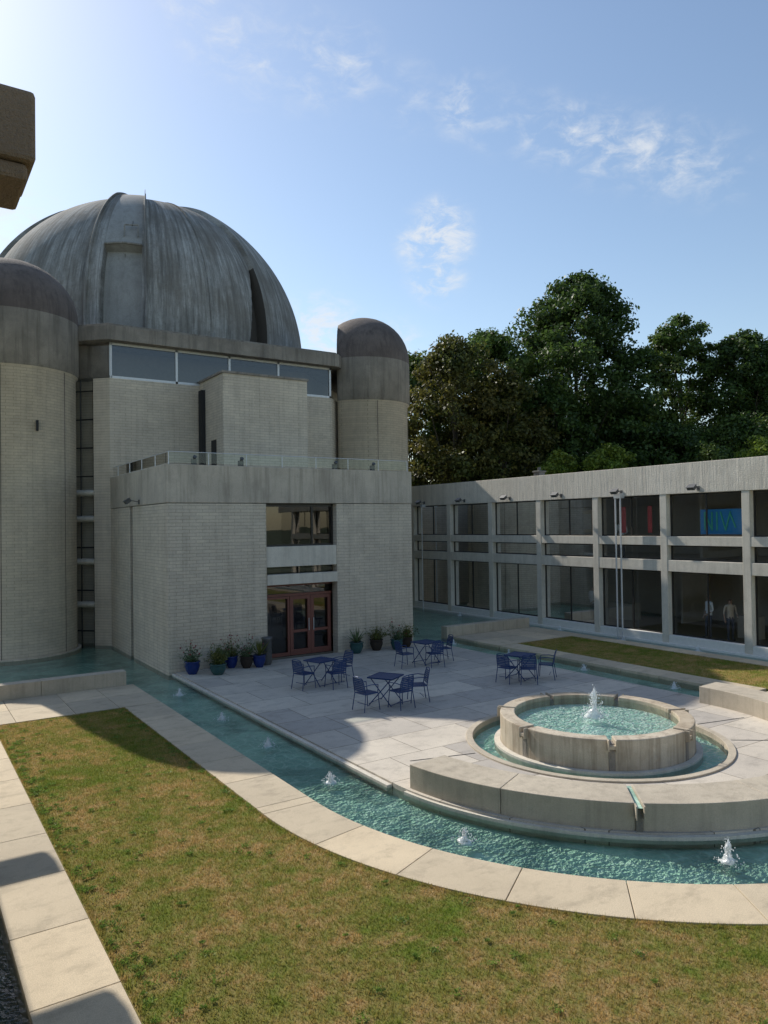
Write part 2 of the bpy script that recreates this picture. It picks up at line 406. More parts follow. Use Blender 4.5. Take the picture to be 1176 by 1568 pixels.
# low walls
for nm,b in (('low_stone_wall',(-14.4,-7.2,11.9,12.3)),('low_stone_wall',(6.4,11.2,13.4,13.8))):
    g=MB(); xs=np.linspace(b[0],b[1],4)
    for i in range(3): g.box(xs[i]+.004,xs[i+1]-.004,b[2],b[3],-.5,.42)
    g.build(nm,[M_seat],None,.012)

# seat wall around fountain
e=empty('curved_seat_wall')
g=MB()
for a0,a1 in ((184.6,205.4),(205.5,228.1),(229.3,252),(252.1,278),(278.1,304),(304.1,330),(330.1,364)):
    g.ringsec(.05,0,4.5,5.36,a0,a1,-.5,.43,16)
g.build('wall_segments',[M_seat],e,.012)
g=MB(); g.ringsec(.05,0,4.5,5.35,228.1,229.3,-.5,.36,2); g.ringsec(.05,0,5.365,5.5,184.6,355,-.14,-.03,90,1)
a=R(228.7)
g.M=Matrix.Translation((.05,0,0))@Matrix.Rotation(a,4,'Z')
g.box(5.37,5.52,-.07,-.05,.22,.43,0);g.box(5.37,5.52,.05,.07,.22,.43,0);g.box(5.362,5.40,-.05,.05,-.03,.34,2)
g.build('spillway',[M_seat,M_smooth,M_darkc],e)
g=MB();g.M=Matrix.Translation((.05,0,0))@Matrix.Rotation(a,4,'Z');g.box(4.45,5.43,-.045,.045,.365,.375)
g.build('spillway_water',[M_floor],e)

# fountain
e=empty('round_fountain')
g=MB(); angs=[-130+360/7*i for i in range(7)]
for i,a in enumerate(angs):
    g.ringsec(BX,BY,1.74,2.06,a+1.6,a+360/7-1.6,-.5,.57,14)
    g.ringsec(BX,BY,1.745,2.05,a-1.6,a+1.6,-.5,.49,2,1)
g.build('basin_wall',[M_basin,M_darkc],e,.02)
g=MB()
for a in angs:
    g.M=Matrix.Translation((BX,BY,0))@Matrix.Rotation(R(a),4,'Z')
    g.box(2.04,2.15,-.085,-.06,.36,.575,0);g.box(2.04,2.15,.06,.085,.36,.575,0);g.box(2.04,2.14,-.06,.06,.40,.47,0)
    g.box(2.04,2.068,-.06,.06,-.05,.40,1)
g.M=Matrix.Identity(4)
g.ringsec(BX,BY,2.065,2.2,0,360,-.5,-.03,80,2)
g.build('basin_spouts',[M_basin,M_darkc,M_smooth],e,.006)
g=MB(); g.ringsec(BX,BY,.01,1.75,0,360,-.5,.34,64); g.build('basin_floor',[M_ffloor],e)
g=MB(); g.ringsec(BX,BY,2.15,PR-.1,0,360,-.5,-.2,80); g.build('ring_pool_floor',[M_ffloor],e)
g=MB(); g.add([(BX,BY,.485)]+[(BX+1.75*math.cos(R(4*i)),BY+1.75*math.sin(R(4*i)),.485) for i in range(90)],[(0,i+1,(i+1)%90+1) for i in range(90)]); g.build('basin_water',[M_water2],e)

def jet(cx,cy,z,h,w,seed,name,parent=None,drops=160):
    rn=random.Random(seed); g=MB()
    prof=[];K=16
    for i in range(K+1):
        t=i/K; r=w*(1.6*(1-t)**4+.5+.2*math.sin(t*9+seed))*(1-t**5)+.002
        prof.append((r,z+h*t))
    n=12;vs=[]
    for r,zz in prof:
        ox,oy=rn.uniform(-.12,.12)*w,rn.uniform(-.12,.12)*w
        for j in range(n):
            rr=r*rn.uniform(.65,1.35);a=2*math.pi*j/n
            vs.append((cx+ox+rr*math.cos(a),cy+oy+rr*math.sin(a),zz+rn.uniform(-.01,.01)))
    g.add(vs,[(i*n+j,i*n+(j+1)%n,(i+1)*n+(j+1)%n,(i+1)*n+j) for i in range(K) for j in range(n)],0,True)
    for i in range(drops):
        a=rn.uniform(0,6.283);q=rn.random()**1.8;rr=w*(.4+q*3.6);zz=z+h*max(0,(1-q))*rn.random()*1.1
        s=rn.uniform(.004,.013)*(1.5 if h>.5 else 1)
        p=(cx+rr*math.cos(a),cy+rr*math.sin(a),zz)
        g.add([(p[0]+s,p[1],p[2]),(p[0]-s,p[1],p[2]),(p[0],p[1]+s,p[2]),(p[0],p[1]-s,p[2]),(p[0],p[1],p[2]+s*1.5),(p[0],p[1],p[2]-s)],
              [(0,2,4),(2,1,4),(1,3,4),(3,0,4),(2,0,5),(1,2,5),(3,1,5),(0,3,5)],0,True)
    return g.build(name,[M_foam],parent)
jet(BX,BY,.47,.66,.085,1,'central_jet',e,300)
bub=[(-6.2,y) for y in (.9,3.75,6.55,9.9)]+[(-5.8,-2.6),(-3.17,-5.3),(-.2,-6.25),(5.85,2.0),(5.85,5.4),(5.85,9.0),(5.8,12.2),(-11.2,13.6)]+[(11.9,y) for y in (5.3,8.7,12.2,19.3)]
for i,(x,y) in enumerate(bub): jet(x,y,WZ-.01,.2 if i!=5 else .34,.055,i+3,'bubbler_jet',None,120)

# ------------------------------------------------------------------ observatory building
ob=empty('observatory_building')
X0,X1,Y0,YB=-5.6,4.3,12.9,20.6
g=MB()
g.box(X0,-2.05,Y0,Y0+.4,-.5,5.6); g.box(.83,X1,Y0,Y0+.4,-.5,5.6)
g.box(X0,X0+.4,Y0+.4,17.2,-.5,5.6); g.box(X0,X0+.4,17.6,YB,-.5,5.6); g.box(X1-.4,X1,Y0+.4,YB,-.5,5.6)
g.box(X0+.3,X0+.4,17.2,17.6,-.5,5.6,1)
g.build('entrance_block_walls',[M_brick,M_black],ob,.012)
g=MB()
g.box(X0-.015,X1+.015,Y0-.015,Y0+.3,5.62,6.91); g.box(X0-.015,X0+.3,Y0+.3,YB,5.62,6.91); g.box(X1-.3,X1+.015,Y0+.3,YB,5.62,6.91)
g.box(X0+.3,X1-.3,Y0+.3,YB,6.2,6.5)
g.build('entrance_block_parapet',[M_parapet],ob,.015)
g=MB()
g.box(-2.045,.825,Y0+.02,Y0+.3,3.32,4.05,0); g.box(-2.045,.825,Y0-.03,Y0+.3,2.68,3.05,0)
g.build('entrance_spandrel',[M_smooth],ob,.012)
g=MB()
yw=Y0+.28
g.box(-2.04,-1.98,yw,yw+.08,4.05,5.6);g.box(.76,.82,yw,yw+.08,4.05,5.6);g.box(-1.98,.76,yw,yw+.08,5.5,5.6);g.box(-1.98,.76,yw,yw+.08,4.05,4.12)
g.box(-.1,-.04,yw,yw+.08,4.12,5.5); g.box(-.68,-.65,yw,yw+.08,3.05,3.32)
g.build('entrance_window_frame',[M_frame],ob)
g=MB();g.add([(-1.98,yw+.04,3.05),(.8,yw+.04,3.05),(.8,yw+.04,5.5),(-1.98,yw+.04,5.5)],[(0,1,2,3)])
g.add([(-2,yw+.24,0),(.8,yw+.24,0),(.8,yw+.24,2.68),(-2,yw+.24,2.68)],[(0,1,2,3)]);g.build('entrance_glass',[M_glassr,M_glass],ob)
g=MB(); yd=Y0+.42
def rectframe(x0,x1,z0,z1,w,y,mi=0,d=.07):
    g.box(x0,x0+w,y,y+d,z0,z1,mi);g.box(x1-w,x1,y,y+d,z0,z1,mi);g.box(x0+w,x1-w,y,y+d,z1-w,z1,mi);g.box(x0+w,x1-w,y,y+d,z0,z0+w*1.6,mi)
rectframe(-.95,-.10,.02,2.2,.13,yd);rectframe(-.09,.76,.02,2.2,.13,yd);rectframe(-2.04,-.97,.02,2.2,.08,yd)
g.box(-2.04,.8,yd-.01,yd+.08,2.21,2.3);g.box(-2.04,.8,yd,yd+.07,2.58,2.68)
g.box(-.82,-.22,yd+.01,yd+.05,.85,.95);g.box(.04,.63,yd+.01,yd+.05,.85,.95)
for x in (-.2,.0): g.tube((x,yd-.05,.9),(x,yd-.05,1.35),.015,.015,6,1)
g.build('red_entrance_doors',[M_red,M_alu],ob)
g=MB(); g.box(X0+.4,X1-.4,Y0+.4,YB,-.5,-.0,0); g.box(X0+.4,X1-.4,Y0+.4,YB,3.1,3.25,1); g.box(X0+.4,X1-.4,17.5,17.6,0,6.2,1)
g.build('entrance_interior',[M_intf,M_int],ob)
g=MB()
xs=np.linspace(X0+.1,X1-.1,8)
for x in xs: g.tube((x,Y0+.12,6.9),(x,Y0+.12,7.33),.018,.018,6)
for y in (14.6,16.3,18,19.8): g.tube((X0+.12,y,6.9),(X0+.12,y,7.33),.018,.018,6)
g.tube((X0+.1,Y0+.12,7.34),(X1-.1,Y0+.12,7.34),.014,.014,6);g.tube((X0+.12,Y0+.12,7.34),(X0+.12,YB,7.34),.014,.014,6)
g.add([(X0+.12,Y0+.12,6.97),(X1-.1,Y0+.12,6.97),(X1-.1,Y0+.12,7.32),(X0+.12,Y0+.12,7.32)],[(0,1,2,3)],1)
g.add([(X0+.12,Y0+.12,6.97),(X0+.12,YB,6.97),(X0+.12,YB,7.32),(X0+.12,Y0+.12,7.32)],[(0,1,2,3)],1)
for x in (-4.6,-2.9,.9,2.6): g.box(x-.08,x+.08,Y0+.16,Y0+.3,6.92,7.12,2); g.tube((x,Y0+.2,7.12),(x,Y0+.1,7.2),.05,.07,8,2)
g.build('terrace_glass_railing',[M_alu,M_glassc,M_lamp],ob)
g=MB(); g.box(-1.72,2.2,17.8,YB,6.4,11.2); g.build('stair_block',[M_brick],ob,.012)
g=MB(); g.box(-1.78,2.25,17.75,YB-.02,11.203,11.3,0); g.box(-1.74,-1.725,18.6,19.2,6.5,8.5,1); g.box(-1.9,-1.725,19.9,20.3,6.5,10.8,1); g.build('stair_block_cap',[M_darkc,M_black],ob,.01)
WL,WR=-5.6,5.0
def octo(off,y0=20.6):
    h=.414*off
    return [(WL-h,y0-off),(WR+h,y0-off),(WR+7.2+off,y0+7.2-h),(WR+7.2+off,y0+17),(WR+h,y0+24),(WL-h,y0+24),(WL-7.2-off,y0+17),(WL-7.2-off,y0+7.2-h)]
g=MB()
g.prism([(WL,20.6),(WR,20.6),(WR+7.2,27.8),(WR+7.2,44),(WL-7.2,44),(WL-7.2,27.8),(WL-1.75,22.35),(WL-1.35,22.7),(WL-.35,21.7),(WL-.55,21.15)],-.5,11.1)
g.build('main_block_walls',[M_brick],ob,.012)
g=MB()
def dp(s,o=0): return (WL-s*.7071-o*.7071,20.6+s*.7071-o*.7071)
a0=dp(.85,-.15);a1=dp(2.6,-.15)
g.add([(a0[0],a0[1],-.3),(a1[0],a1[1],-.3),(a1[0],a1[1],11.1),(a0[0],a0[1],11.1)],[(0,1,2,3)],1)
for s in (.85,1.45,2.05):
    q=dp(s,-.13); g.tube((q[0],q[1],-.3),(q[0],q[1],11.1),.03,.03,4,3)
for z in (.5,1.6,2.2,3.4,4.0,5.2,6.3,7.0,8.2,9.4,10.6):
    q0=dp(.8,-.12);q1=dp(2.6,-.12); w_=.14 if z in(1.6,3.4,5.2,6.3) else .03
    g.tube((q0[0],q0[1],z),(q1[0],q1[1],z),w_,w_,4,2 if w_>.1 else 3)
g.build('slot_window',[M_alu,M_glass,M_smooth,M_frame],ob)
g=MB()
g.prism(octo(-1.6),11.1,12.58,0); g.build('clerestory_core',[M_int],ob)
g=MB()
xs=[WL+.05,-2.75,-.3,2.15,WR-.05]
for x in xs: g.box(x-.05,x+.05,20.62,20.72,11.1,12.6)
g.box(WL,WR,20.62,20.72,11.1,11.2);g.box(WL,WR,20.62,20.72,12.5,12.6)
for s in (0,1.8,3.6,5.4,7.2):
    q=dp(s,-.06); g.tube((q[0],q[1],11.1),(q[0],q[1],12.6),.05,.05,4)
g.add([(WL,20.67,11.2),(WR,20.67,11.2),(WR,20.67,12.5),(WL,20.67,12.5)],[(0,1,2,3)],1)
q0=dp(0,-.06);q1=dp(9,-.06)
g.add([(q0[0],q0[1],11.15),(q1[0],q1[1],11.15),(q1[0],q1[1],12.55),(q0[0],q0[1],12.55)],[(0,1,2,3)],1)
g.build('clerestory_window',[M_alu,M_glassr],ob)
g=MB(); g.prism(octo(.45),12.6,13.22); g.prism(octo(.30),13.22,13.32); g.build('ring_slab',[M_darkc],ob,.02)
g=MB(); g.lathe([(8.8,13.2),(8.8,13.6),(8.4,13.6)],DX,DY,96,0); g.build('dome_drum',[M_darkc],ob)
RD=8.75; TH0=math.degrees(math.atan2(-11.6-DY,-13.1-DX))
def rad(th,ep):
    r=RD; mi=0
    f=max(0,min(1,(84-ep)/25))
    if -17<=th<=0:
        r+=.22*f
        if -13.2<th<-1.2 and ep<25: r-=.5
        if -13.2<th<-1.2: mi=2
    if -.4<=th<=.4: r+=.34*f
    if -17.8<=th<-17: r+=.34*f
    w=max(0,(26-ep)/30)
    if ep<26 and 41.5-6.5*w**.7<=th<=41.7: r-=.45; mi=1
    if 41.7<th<110: r+=.24*f
    if 20<th<=21 : r+=.05*f
    if th<-72: r+=.24*f
    if th<-110: r-=.24*f
    return r,mi
br=[-17.8,-17,-13.2,-1.2,-.4,.4,0,20,21,41.7,110,-72,-110]
ths=sorted(set([x*2.0 for x in range(-90,90)]+[b+s for b in br for s in (-.04,.04)]+[34.5,35,35.5,36.5,37,37.5,38.5,39,39.5,40.5,41]))
eps=sorted(set([-9+1.5*i for i in range(67)]+[24.95,25.05,25.95,26.05,32.95,33.05])); eps=[e_ for e_ in eps if e_<=89.9]+[89.9]
g=MB();vs=[]
for th in ths:
    for ep in eps:
        r,mi=rad(th,ep); a=R(TH0+th); c=math.cos(R(ep))
        vs.append((DX+r*c*math.cos(a),DY+r*c*math.sin(a),DZ+r*math.sin(R(ep))))
K=len(eps);nT=len(ths)
for i in range(nT):
    j=(i+1)%nT
    for k in range(K-1):
        thm=(ths[i]+ths[j])/2 if j else 179; epm=(eps[k]+eps[k+1])/2
        mi=rad(thm,epm)[1]
        step=abs(ths[j]-ths[i])<.1 or abs(eps[k]-eps[k+1])<.2
        g.f.append((i*K+k,j*K+k,j*K+k+1,i*K+k+1)); g.m.append(mi); g.s.append(not step)
g.v=vs
dome=g.build('dome_shell',[M_dome,M_gap,M_panel],ob)
g=MB()
def dpt(th,ep,dr=0):
    a=R(TH0+th);rr=RD+dr;return (DX+rr*math.cos(R(ep))*math.cos(a),DY+rr*math.cos(R(ep))*math.sin(a),DZ+rr*math.sin(R(ep)))
g.path([dpt(-7,28,.3),dpt(-7,31.5,.5),dpt(-2.5,31.8,.5),dpt(-2.5,28,.3)],.035,6)
g.path([dpt(-4.5,31.6,.45),dpt(-4.5,35,.3)],.03,6)
g.path([dpt(-13.2,25,.26),dpt(-7,25.4,.28),dpt(-1.2,25,.26)],.06,6)
g.path([dpt(-7,-4,-.26),dpt(-7,24,-.26)],.03,6)
g.build('dome_shutter_rails',[M_dome],ob)
def tower(cx,cy,rr,cut=None):
    g=MB()
    prof=[(rr-.12,-.5,0),(rr-.12,11.0,0),(rr-.03,11.02,0),(rr-.03,11.1,1),(rr,11.12,1),(rr,13.15,1),(rr,13.3,2)]
    for i in range(1,13):
        a=R(90*i/12); prof.append((max(rr*math.cos(a),.001),13.3+(2.35)*math.sin(a),2))
    n=96;vs=[]
    m=len(prof)
    for i in range(n):
        a=2*math.pi*i/n
        for r,z,_ in prof:
            x,y=r*math.cos(a),r*math.sin(a)
            if cut:
                nx,ny,dd=cut; s=x*nx+y*ny
                if s>dd: x-=nx*(s-dd);y-=ny*(s-dd)
            vs.append((cx+x,cy+y,z))
    for i in range(n):
        for j in range(m-1):
            g.add([vs[i*m+j],vs[((i+1)%n)*m+j],vs[((i+1)%n)*m+j+1],vs[i*m+j+1]],[(0,1,2,3)],prof[j+1][2],True)
    for a in range(0,360,60):
        c,d=math.cos(R(a+15)),math.sin(R(a+15))
        if cut and (c*rr*cut[0]+d*rr*cut[1])>cut[2]-.2: continue
        g.tube((cx+c*(rr-.115),cy+d*(rr-.115),-.5),(cx+c*(rr-.115),cy+d*(rr-.115),11),.012,.012,4,2)
    g.ringsec(cx,cy,rr-.1,rr+.03,0,360,-.5,-.04,64,0)
    o=g.build('round_tower',[M_brick,M_darkc,M_cap],ob)
    w=o.modifiers.new('weld','WELD'); w.merge_threshold=.001
    return o
tower(-9.2,21.7,2.55)
tower(7.6,21.7,2.4,(-.8361,.5486,1.3))
g=MB(); g.box(-8.62,-8.54,19.20,19.32,8.55,8.95); g.build('tower_wall_slit',[M_black],ob)
def floodlight(x,y,z,dx,dy,name='wall_floodlight',parent=None):
    g=MB(); g.M=Matrix.Translation((x,y,z))@Matrix.Rotation(math.atan2(dy,dx),4,'Z')
    g.box(0,.03,-.06,.06,-.08,.08); g.tube((0,0,0),(.35,0,.06),.015,.015,6)
    g.M=g.M@Matrix.Translation((.42,0,.02))@Matrix.Rotation(R(35),4,'Y')
    g.box(-.1,.1,-.15,.15,-.06,.06); g.box(-.08,.08,-.13,.13,-.066,-.06,1); g.box(-.12,.12,-.17,.17,.06,.08)
    g.build(name,[M_lamp,M_lampw],parent)
floodlight(X0-.01,16.2,5.75,-1,0)

# ------------------------------------------------------------------ east gallery wing
ew=empty('gallery_wing'); XF=12.4
YE=24.6;YS=-16
g=MB(); g.box(XF-.15,XF+.25,YS,YE,5.83,7.0); g.box(XF+.25,20.4,YS,YE,6.0,6.5); g.box(20.1,20.4,YS,YE,6.5,7.0); g.box(XF+.25,20.1,YE-.3,YE,6.5,7.0)
g.build('roof_parapet',[M_ribbed],ew,.015)
g=MB(); y=3.54-3.42*5
while y<25:
    g.box(XF-.13,XF+.22,y-.15,y+.15,-.5,5.83); y+=3.42
g.box(XF-.13,XF+.22,YE-.3,YE-.01,-.5,5.83)
g.build('facade_columns',[M_smooth],ew,.012)
g=MB()
y=3.54-3.42*5; ys=[]
while y<25: ys.append(y); y+=3.42
for a,b in zip(ys[:-1],ys[1:]):
    for z0,z1 in ((3.82,4.17),(2.8,3.24)):
        g.box(XF-.12,XF+.15,a+.151,b-.151,z0,z1)
g.build('spandrel_beams',[M_smooth],ew,.01)
g=MB(); g.box(XF-.2,XF+.1,YS,YE,-.5,.0); 
for a,b in zip(ys[:-1],ys[1:]): g.box(XF-.12,XF+.15,a+.151,b-.151,.0,.3)
g.build('white_plinth',[M_white],ew,.01)
g=MB()
xg=XF+.12
for a,b in zip(ys[:-1],ys[1:]):
    for z0,z1 in ((.3,2.8),(3.24,3.82),(4.17,5.83)):
        for z in (z0,z1-.05): g.box(xg,xg+.06,a+.15,b-.15,z+.001,z+.05)
        for yy in (a+.15,b-.2): g.box(xg,xg+.06,yy,yy+.05,z0+.05,z1-.05)
    mid=(a+b)/2
    g.box(xg+.005,xg+.055,mid-.025,mid+.025,4.22,5.78);g.box(xg+.005,xg+.055,mid-.025,mid+.025,.35,2.75)
g.build('window_frames',[M_frame],ew)
g=MB(); g.add([(xg+.03,YS,.3),(xg+.03,YE,.3),(xg+.03,YE,5.83),(xg+.03,YS,5.83)],[(0,1,2,3)]); g.build('window_panes',[M_glass],ew)
g=MB(); g.box(XF+.25,20.4,YS,YE,-.5,.25,1); g.box(XF+.3,20.2,YS,YE,3.0,3.22,0); g.box(18,18.2,YS,YE,.25,6.0,0); g.box(XF+.3,20.4,YE-.25,YE-.02,.25,6.0,0); g.box(20.2,20.4,YS,YE,.25,6,0)
for y in (7.0,13.8,20.6): g.box(XF+2.4,18,y-.06,y+.06,3.22,6.0,0); g.box(XF+3.5,18,y+1.7,y+1.8,.25,3.0,0)
g.build('gallery_interior',[M_int,M_intf],ew)
g=MB()
g.box(xg+.3,xg+.32,4.0,5.7,4.25,5.2,0);
g.M=Matrix.Translation((xg+.28,4.1,4.4))
for pts in (((.2,0),(.2,.7)),((.2,.7),(.5,0)),((.5,0),(.5,.7)),((.7,0),(.7,.7)),((.85,.7),(1.05,0)),((1.05,0),(1.25,.7)),((1.25,.6),(1.45,.1))):
    (ya,za),(yb,zb)=pts; g.tube((0,1.6-ya,za),(0,1.6-yb,zb),.035,.035,4,1)
g.M=Matrix.Identity(4)
g.box(xg+.3,xg+.32,9.2,9.45,4.3,5.4,2);g.box(xg+.3,xg+.32,7.9,8.1,4.3,5.4,2);g.box(xg+.5,xg+.52,16.2,16.4,4.3,5.2,2)
g.box(13.6,13.65,11.6,12.5,4.3,5.3,3);g.box(13.8,13.85,15.0,15.9,4.3,5.2,3);g.box(13.8,13.85,18,18.9,4.3,5.1,3);g.box(13.58,13.6,11.75,12.35,4.45,5.15,4)
g.box(15,15.6,10.7,12.0,.25,1.0,4);g.box(14,14.5,4.2,5.0,.25,1.1,4);g.box(12.8,13.2,10.6,12,3.3,3.4,5);g.box(12.85,12.9,10.7,10.75,3.22,3.3,5);g.box(12.85,12.9,11.8,11.85,3.22,3.3,5)
g.build('gallery_exhibits',[M_bglass,M_bgreen,M_bred,M_pic,M_int,M_white],ew)
for y in (-1.5,1.9,5.37,8.95,12.3,15.7,19.2,22.8): floodlight(XF-.15,y,6.0,-1,0)
g=MB()
for y in (8.85,9.1): g.tube((XF-.35,y,-.2),(XF-.35,y,5.9),.035,.035,8)
g.box(XF-.4,XF-.15,8.8,9.15,5.75,5.95)
g.tube((XF-.35,8.97,-.3),(XF-.35,8.97,-.1),.12,.12,10); g.build('rain_downpipe',[M_alu])
g=MB(); g.tube((XF-.35,22.8,-.2),(XF-.35,22.8,5.9),.03,.03,8); g.box(XF-.4,XF-.15,22.7,22.9,5.75,5.9); g.build('rain_downpipe',[M_alu])
g=MB(); g.box(14.2,14.6,15.6,16.0,6.5,7.35); g.box(14.15,14.65,15.55,16.05,7.35,7.42); g.tube((14.4,15.8,7.42),(14.4,15.8,7.6),.08,.08,8); g.build('roof_vent',[M_lamp],None,.01)

# west wing behind the viewer with its projecting scuppers
ww=empty('west_wing')
g=MB(); g.box(-22,-13.45,-16,11,5.83,7.0); g.build('roof_parapet',[M_ribbed],ww,.015)
g=MB()
for y in ys:
    if y<11: g.box(-14.6,-14.3,y-.15,y+.15,-.5,5.83)
g.box(-22,-14.45,-16,11,3.0,3.25); g.box(-22,-14.4,-16,11,-.5,-.05); g.box(-18,-17.8,-16,11,-.05,5.83)
g.build('floors_and_columns',[M_smooth],ww)
g=MB()
for y in (-7.77,-3.77,.23,4.23,8.23):
    g.box(-13.45,-12.57,y-.23,y+.22,6.44,6.76); g.box(-13.45,-12.60,y-.2,y+.19,6.36,6.439)
g.build('roof_scupper',[M_beam],ww,.02)

# ------------------------------------------------------------------ trees
def tree(name,x,y,h,r,cb,seed,mat,nc,per,leaf=.2,conical=.42,crs=1.0):
    rn=np.random.default_rng(seed); e=empty(name)
    C=[];CR=[]
    lob=rn.uniform(0,6.28,4)
    while len(C)<nc:
        t=rn.uniform(0,1)**.9; a=rn.uniform(0,6.283)
        pr=max(0,1-(abs(t-conical)/(1-conical if t>conical else conical+.25))**2.3)**.5
        pr*=1+.13*math.sin(2*a+lob[0]+4*t)+.10*math.sin(5*a+lob[1]-7*t)
        q=rn.uniform(.05,1)**.5
        C.append((x+r*pr*q*math.cos(a),y+r*pr*q*math.sin(a),cb+(h-cb)*t*.96)); CR.append(crs*r*rn.uniform(.12,.25)*(1.1-.3*t))
    C=np.array(C);CR=np.array(CR)
    n=nc*per; idx=np.repeat(np.arange(nc),per)
    d=rn.normal(size=(n,3)); d/=np.linalg.norm(d,axis=1)[:,None]
    rr=CR[idx]*rn.uniform(.1,1.35,n)**.6
    P=C[idx]+d*rr[:,None]*np.array([1,1,.7])
    P+=rn.normal(size=(n,3))*.1
    nrm=d+rn.normal(size=(n,3))*.8+np.array([0,0,.5]); nrm/=np.linalg.norm(nrm,axis=1)[:,None]
    t1=np.cross(nrm,rn.normal(size=(n,3))); t1/=np.linalg.norm(t1,axis=1)[:,None]; t2=np.cross(nrm,t1)
    s=(leaf*rn.uniform(.5,1.2,n))[:,None]
    V=np.stack([P-t1*s*.75,P-t2*s*.42+nrm*s*.08,P+t1*s*.75,P+t2*s*.42+nrm*s*.08],1).reshape(-1,3)
    npmesh('crown',V,np.arange(4*n).reshape(-1,4),[mat],e)
    g=MB(); tr=.028*h*.6
    top=Vector((x,y,cb+(h-cb)*.72)); base=Vector((x,y,-.5))
    g.tube(base,base.lerp(top,.35),tr,tr*.75,10);g.tube(base.lerp(top,.35),base.lerp(top,.7),tr*.75,tr*.5,10);g.tube(base.lerp(top,.7),top,tr*.5,tr*.15,8)
    for k in rn.choice(nc,min(nc,30),replace=False):
        c=Vector(C[k]); s0=base.lerp(top,float(rn.uniform(.35,.95))); 
        if s0.z>c.z: s0.z=max(1.,c.z-1)
        m_=s0.lerp(c,.5)+Vector((0,0,.25)); g.tube(s0,m_,tr*.24,tr*.13,5);g.tube(m_,c,tr*.13,tr*.04,5)
    g.build('trunk',[M_bark],e)
tree('broadleaf_tree',31.4,28.6,24.6,5.9,3,1,M_leafA,390,200,.24)
tree('broadleaf_tree',23.6,30.2,19.6,4.4,2,2,M_leafC,230,180,.22,.45,1.15)
tree('broadleaf_tree',18.4,27.6,17.6,3.7,2,3,M_leafB,190,170,.2,.45,1.2)
tree('broadleaf_tree',19.3,33.5,17.8,3.6,2,4,M_leafC,150,170,.22,.45,1.2)
tree('broadleaf_tree',21.6,26.5,15.5,3.6,2,14,M_leafB,160,160,.2,.45,1.2)
tree('broadleaf_tree',40,25.3,21.7,3.6,3,5,M_leafC,210,180,.22,.4,1.15)
tree('broadleaf_tree',42.8,21.8,20.0,4.2,2,6,M_leafA,220,180,.22,.45,1.15)
tree('broadleaf_tree',46.8,20.5,18.8,4.6,2,7,M_leafC,220,180,.23,.45,1.15)
tree('broadleaf_tree',40.5,31,15.8,4.2,2,8,M_leafA,170,170,.25,.5,1.2)
tree('broadleaf_tree',30.5,35,17,5.0,2,9,M_leafB,180,170,.26,.5,1.2)
tree('broadleaf_tree',36,26,14.0,4.2,2,10,M_leafC,190,180,.22,.5,1.2)
tree('broadleaf_tree',26,27,15.0,4.0,1.5,11,M_leafA,190,180,.22,.5,1.2)
tree('broadleaf_tree',38,19,12.5,4.0,1.5,12,M_leafC,170,170,.21,.5,1.2)
tree('broadleaf_tree',34,22,12,3.8,1.5,15,M_leafA,170,170,.21,.5,1.2)
tree('leafy_shrub',22.2,21.6,9.3,1.8,5,20,M_leafD,60,160,.15,.5,1.3)
tree('leafy_shrub',24.2,19.4,9.5,1.8,5,21,M_leafD,60,160,.15,.5,1.3)
tree('leafy_shrub',28.5,15.0,9.6,1.8,5,22,M_leafC,60,160,.15,.5,1.3)
tree('leafy_shrub',30.5,13.2,9.8,1.7,5,23,M_leafD,60,160,.15,.5,1.3)

# ------------------------------------------------------------------ furniture
def chair(x,y,rot):
    g=MB(); g.M=Matrix.Translation((x,y,.004))@Matrix.Rotation(rot,4,'Z')
    r=.012
    for sx in (-.22,.22):
        g.path([(sx*1.12,.25,0),(sx,.21,.45)],r); g.path([(sx*1.12,-.27,0),(sx,-.2,.45),(sx*.98,-.25,.72),(sx*.8,-.29,.86)],r)
        g.path([(sx,.21,.45),(sx*1.1,.2,.66),(sx*1.12,-.05,.68),(sx,-.235,.66)],r)
        g.path([(sx,-.2,.44),(sx,.21,.44)],r)
    g.path([(-.22,.21,.44),(.22,.21,.44)],r);g.path([(-.22,-.2,.44),(.22,-.2,.44)],r)
    g.path([(-.176,-.29,.86),(-.06,-.305,.885),(.06,-.305,.885),(.176,-.29,.86)],r)
    g.path([(-.235,-.1,.16),(.235,-.1,.16)],r*.7)
    for i in range(8):
        yy=-.18+.052*i; g.box(-.21,.21,yy,yy+.042,.445,.455)
    for i in range(7):
        z=.50+.05*i; yy=-.2-.05*(z-.45)/.27
        g.box(-.205,.205,yy-.012,yy-.004,z,z+.04)
    g.build('patio_chair',[M_blue])
def table(x,y,rot):
    g=MB(); g.M=Matrix.Translation((x,y,.004))@Matrix.Rotation(rot,4,'Z')
    for i in range(9):
        yy=-.36+.08*i; g.box(-.36,.36,yy+.004,yy+.076,.715,.727)
    g.box(-.375,-.36,-.37,.37,.70,.735);g.box(.36,.375,-.37,.37,.70,.735);g.box(-.36,.36,-.37,-.36,.70,.735);g.box(-.36,.36,.36,.37,.70,.735)
    for sx in(-1,1):
        g.tube((sx*.34,-.33,0),(sx*.30,.3,.70),.014);g.tube((sx*.34,.33,0),(sx*.30,-.3,.70),.014)
    g.tube((-.34,-.33,.03),(.34,-.33,.03),.01);g.tube((-.34,.33,.03),(.34,.33,.03),.01)
    g.build('patio_table',[M_blue])
def setof(x,y,rot,chs):
    table(x,y,rot)
    for a,dist in chs:
        aa=rot+R(a); cx_,cy_=x+dist*math.cos(aa),y+dist*math.sin(aa)
        chair(cx_,cy_,aa+math.pi/2+R(random.uniform(-14,14)))
setof(-2.35,8.4,R(15),[(185,.75),(265,.72),(350,.8)])
setof(-2.1,5.2,R(30),[(170,.85),(245,.65),(310,.9)])
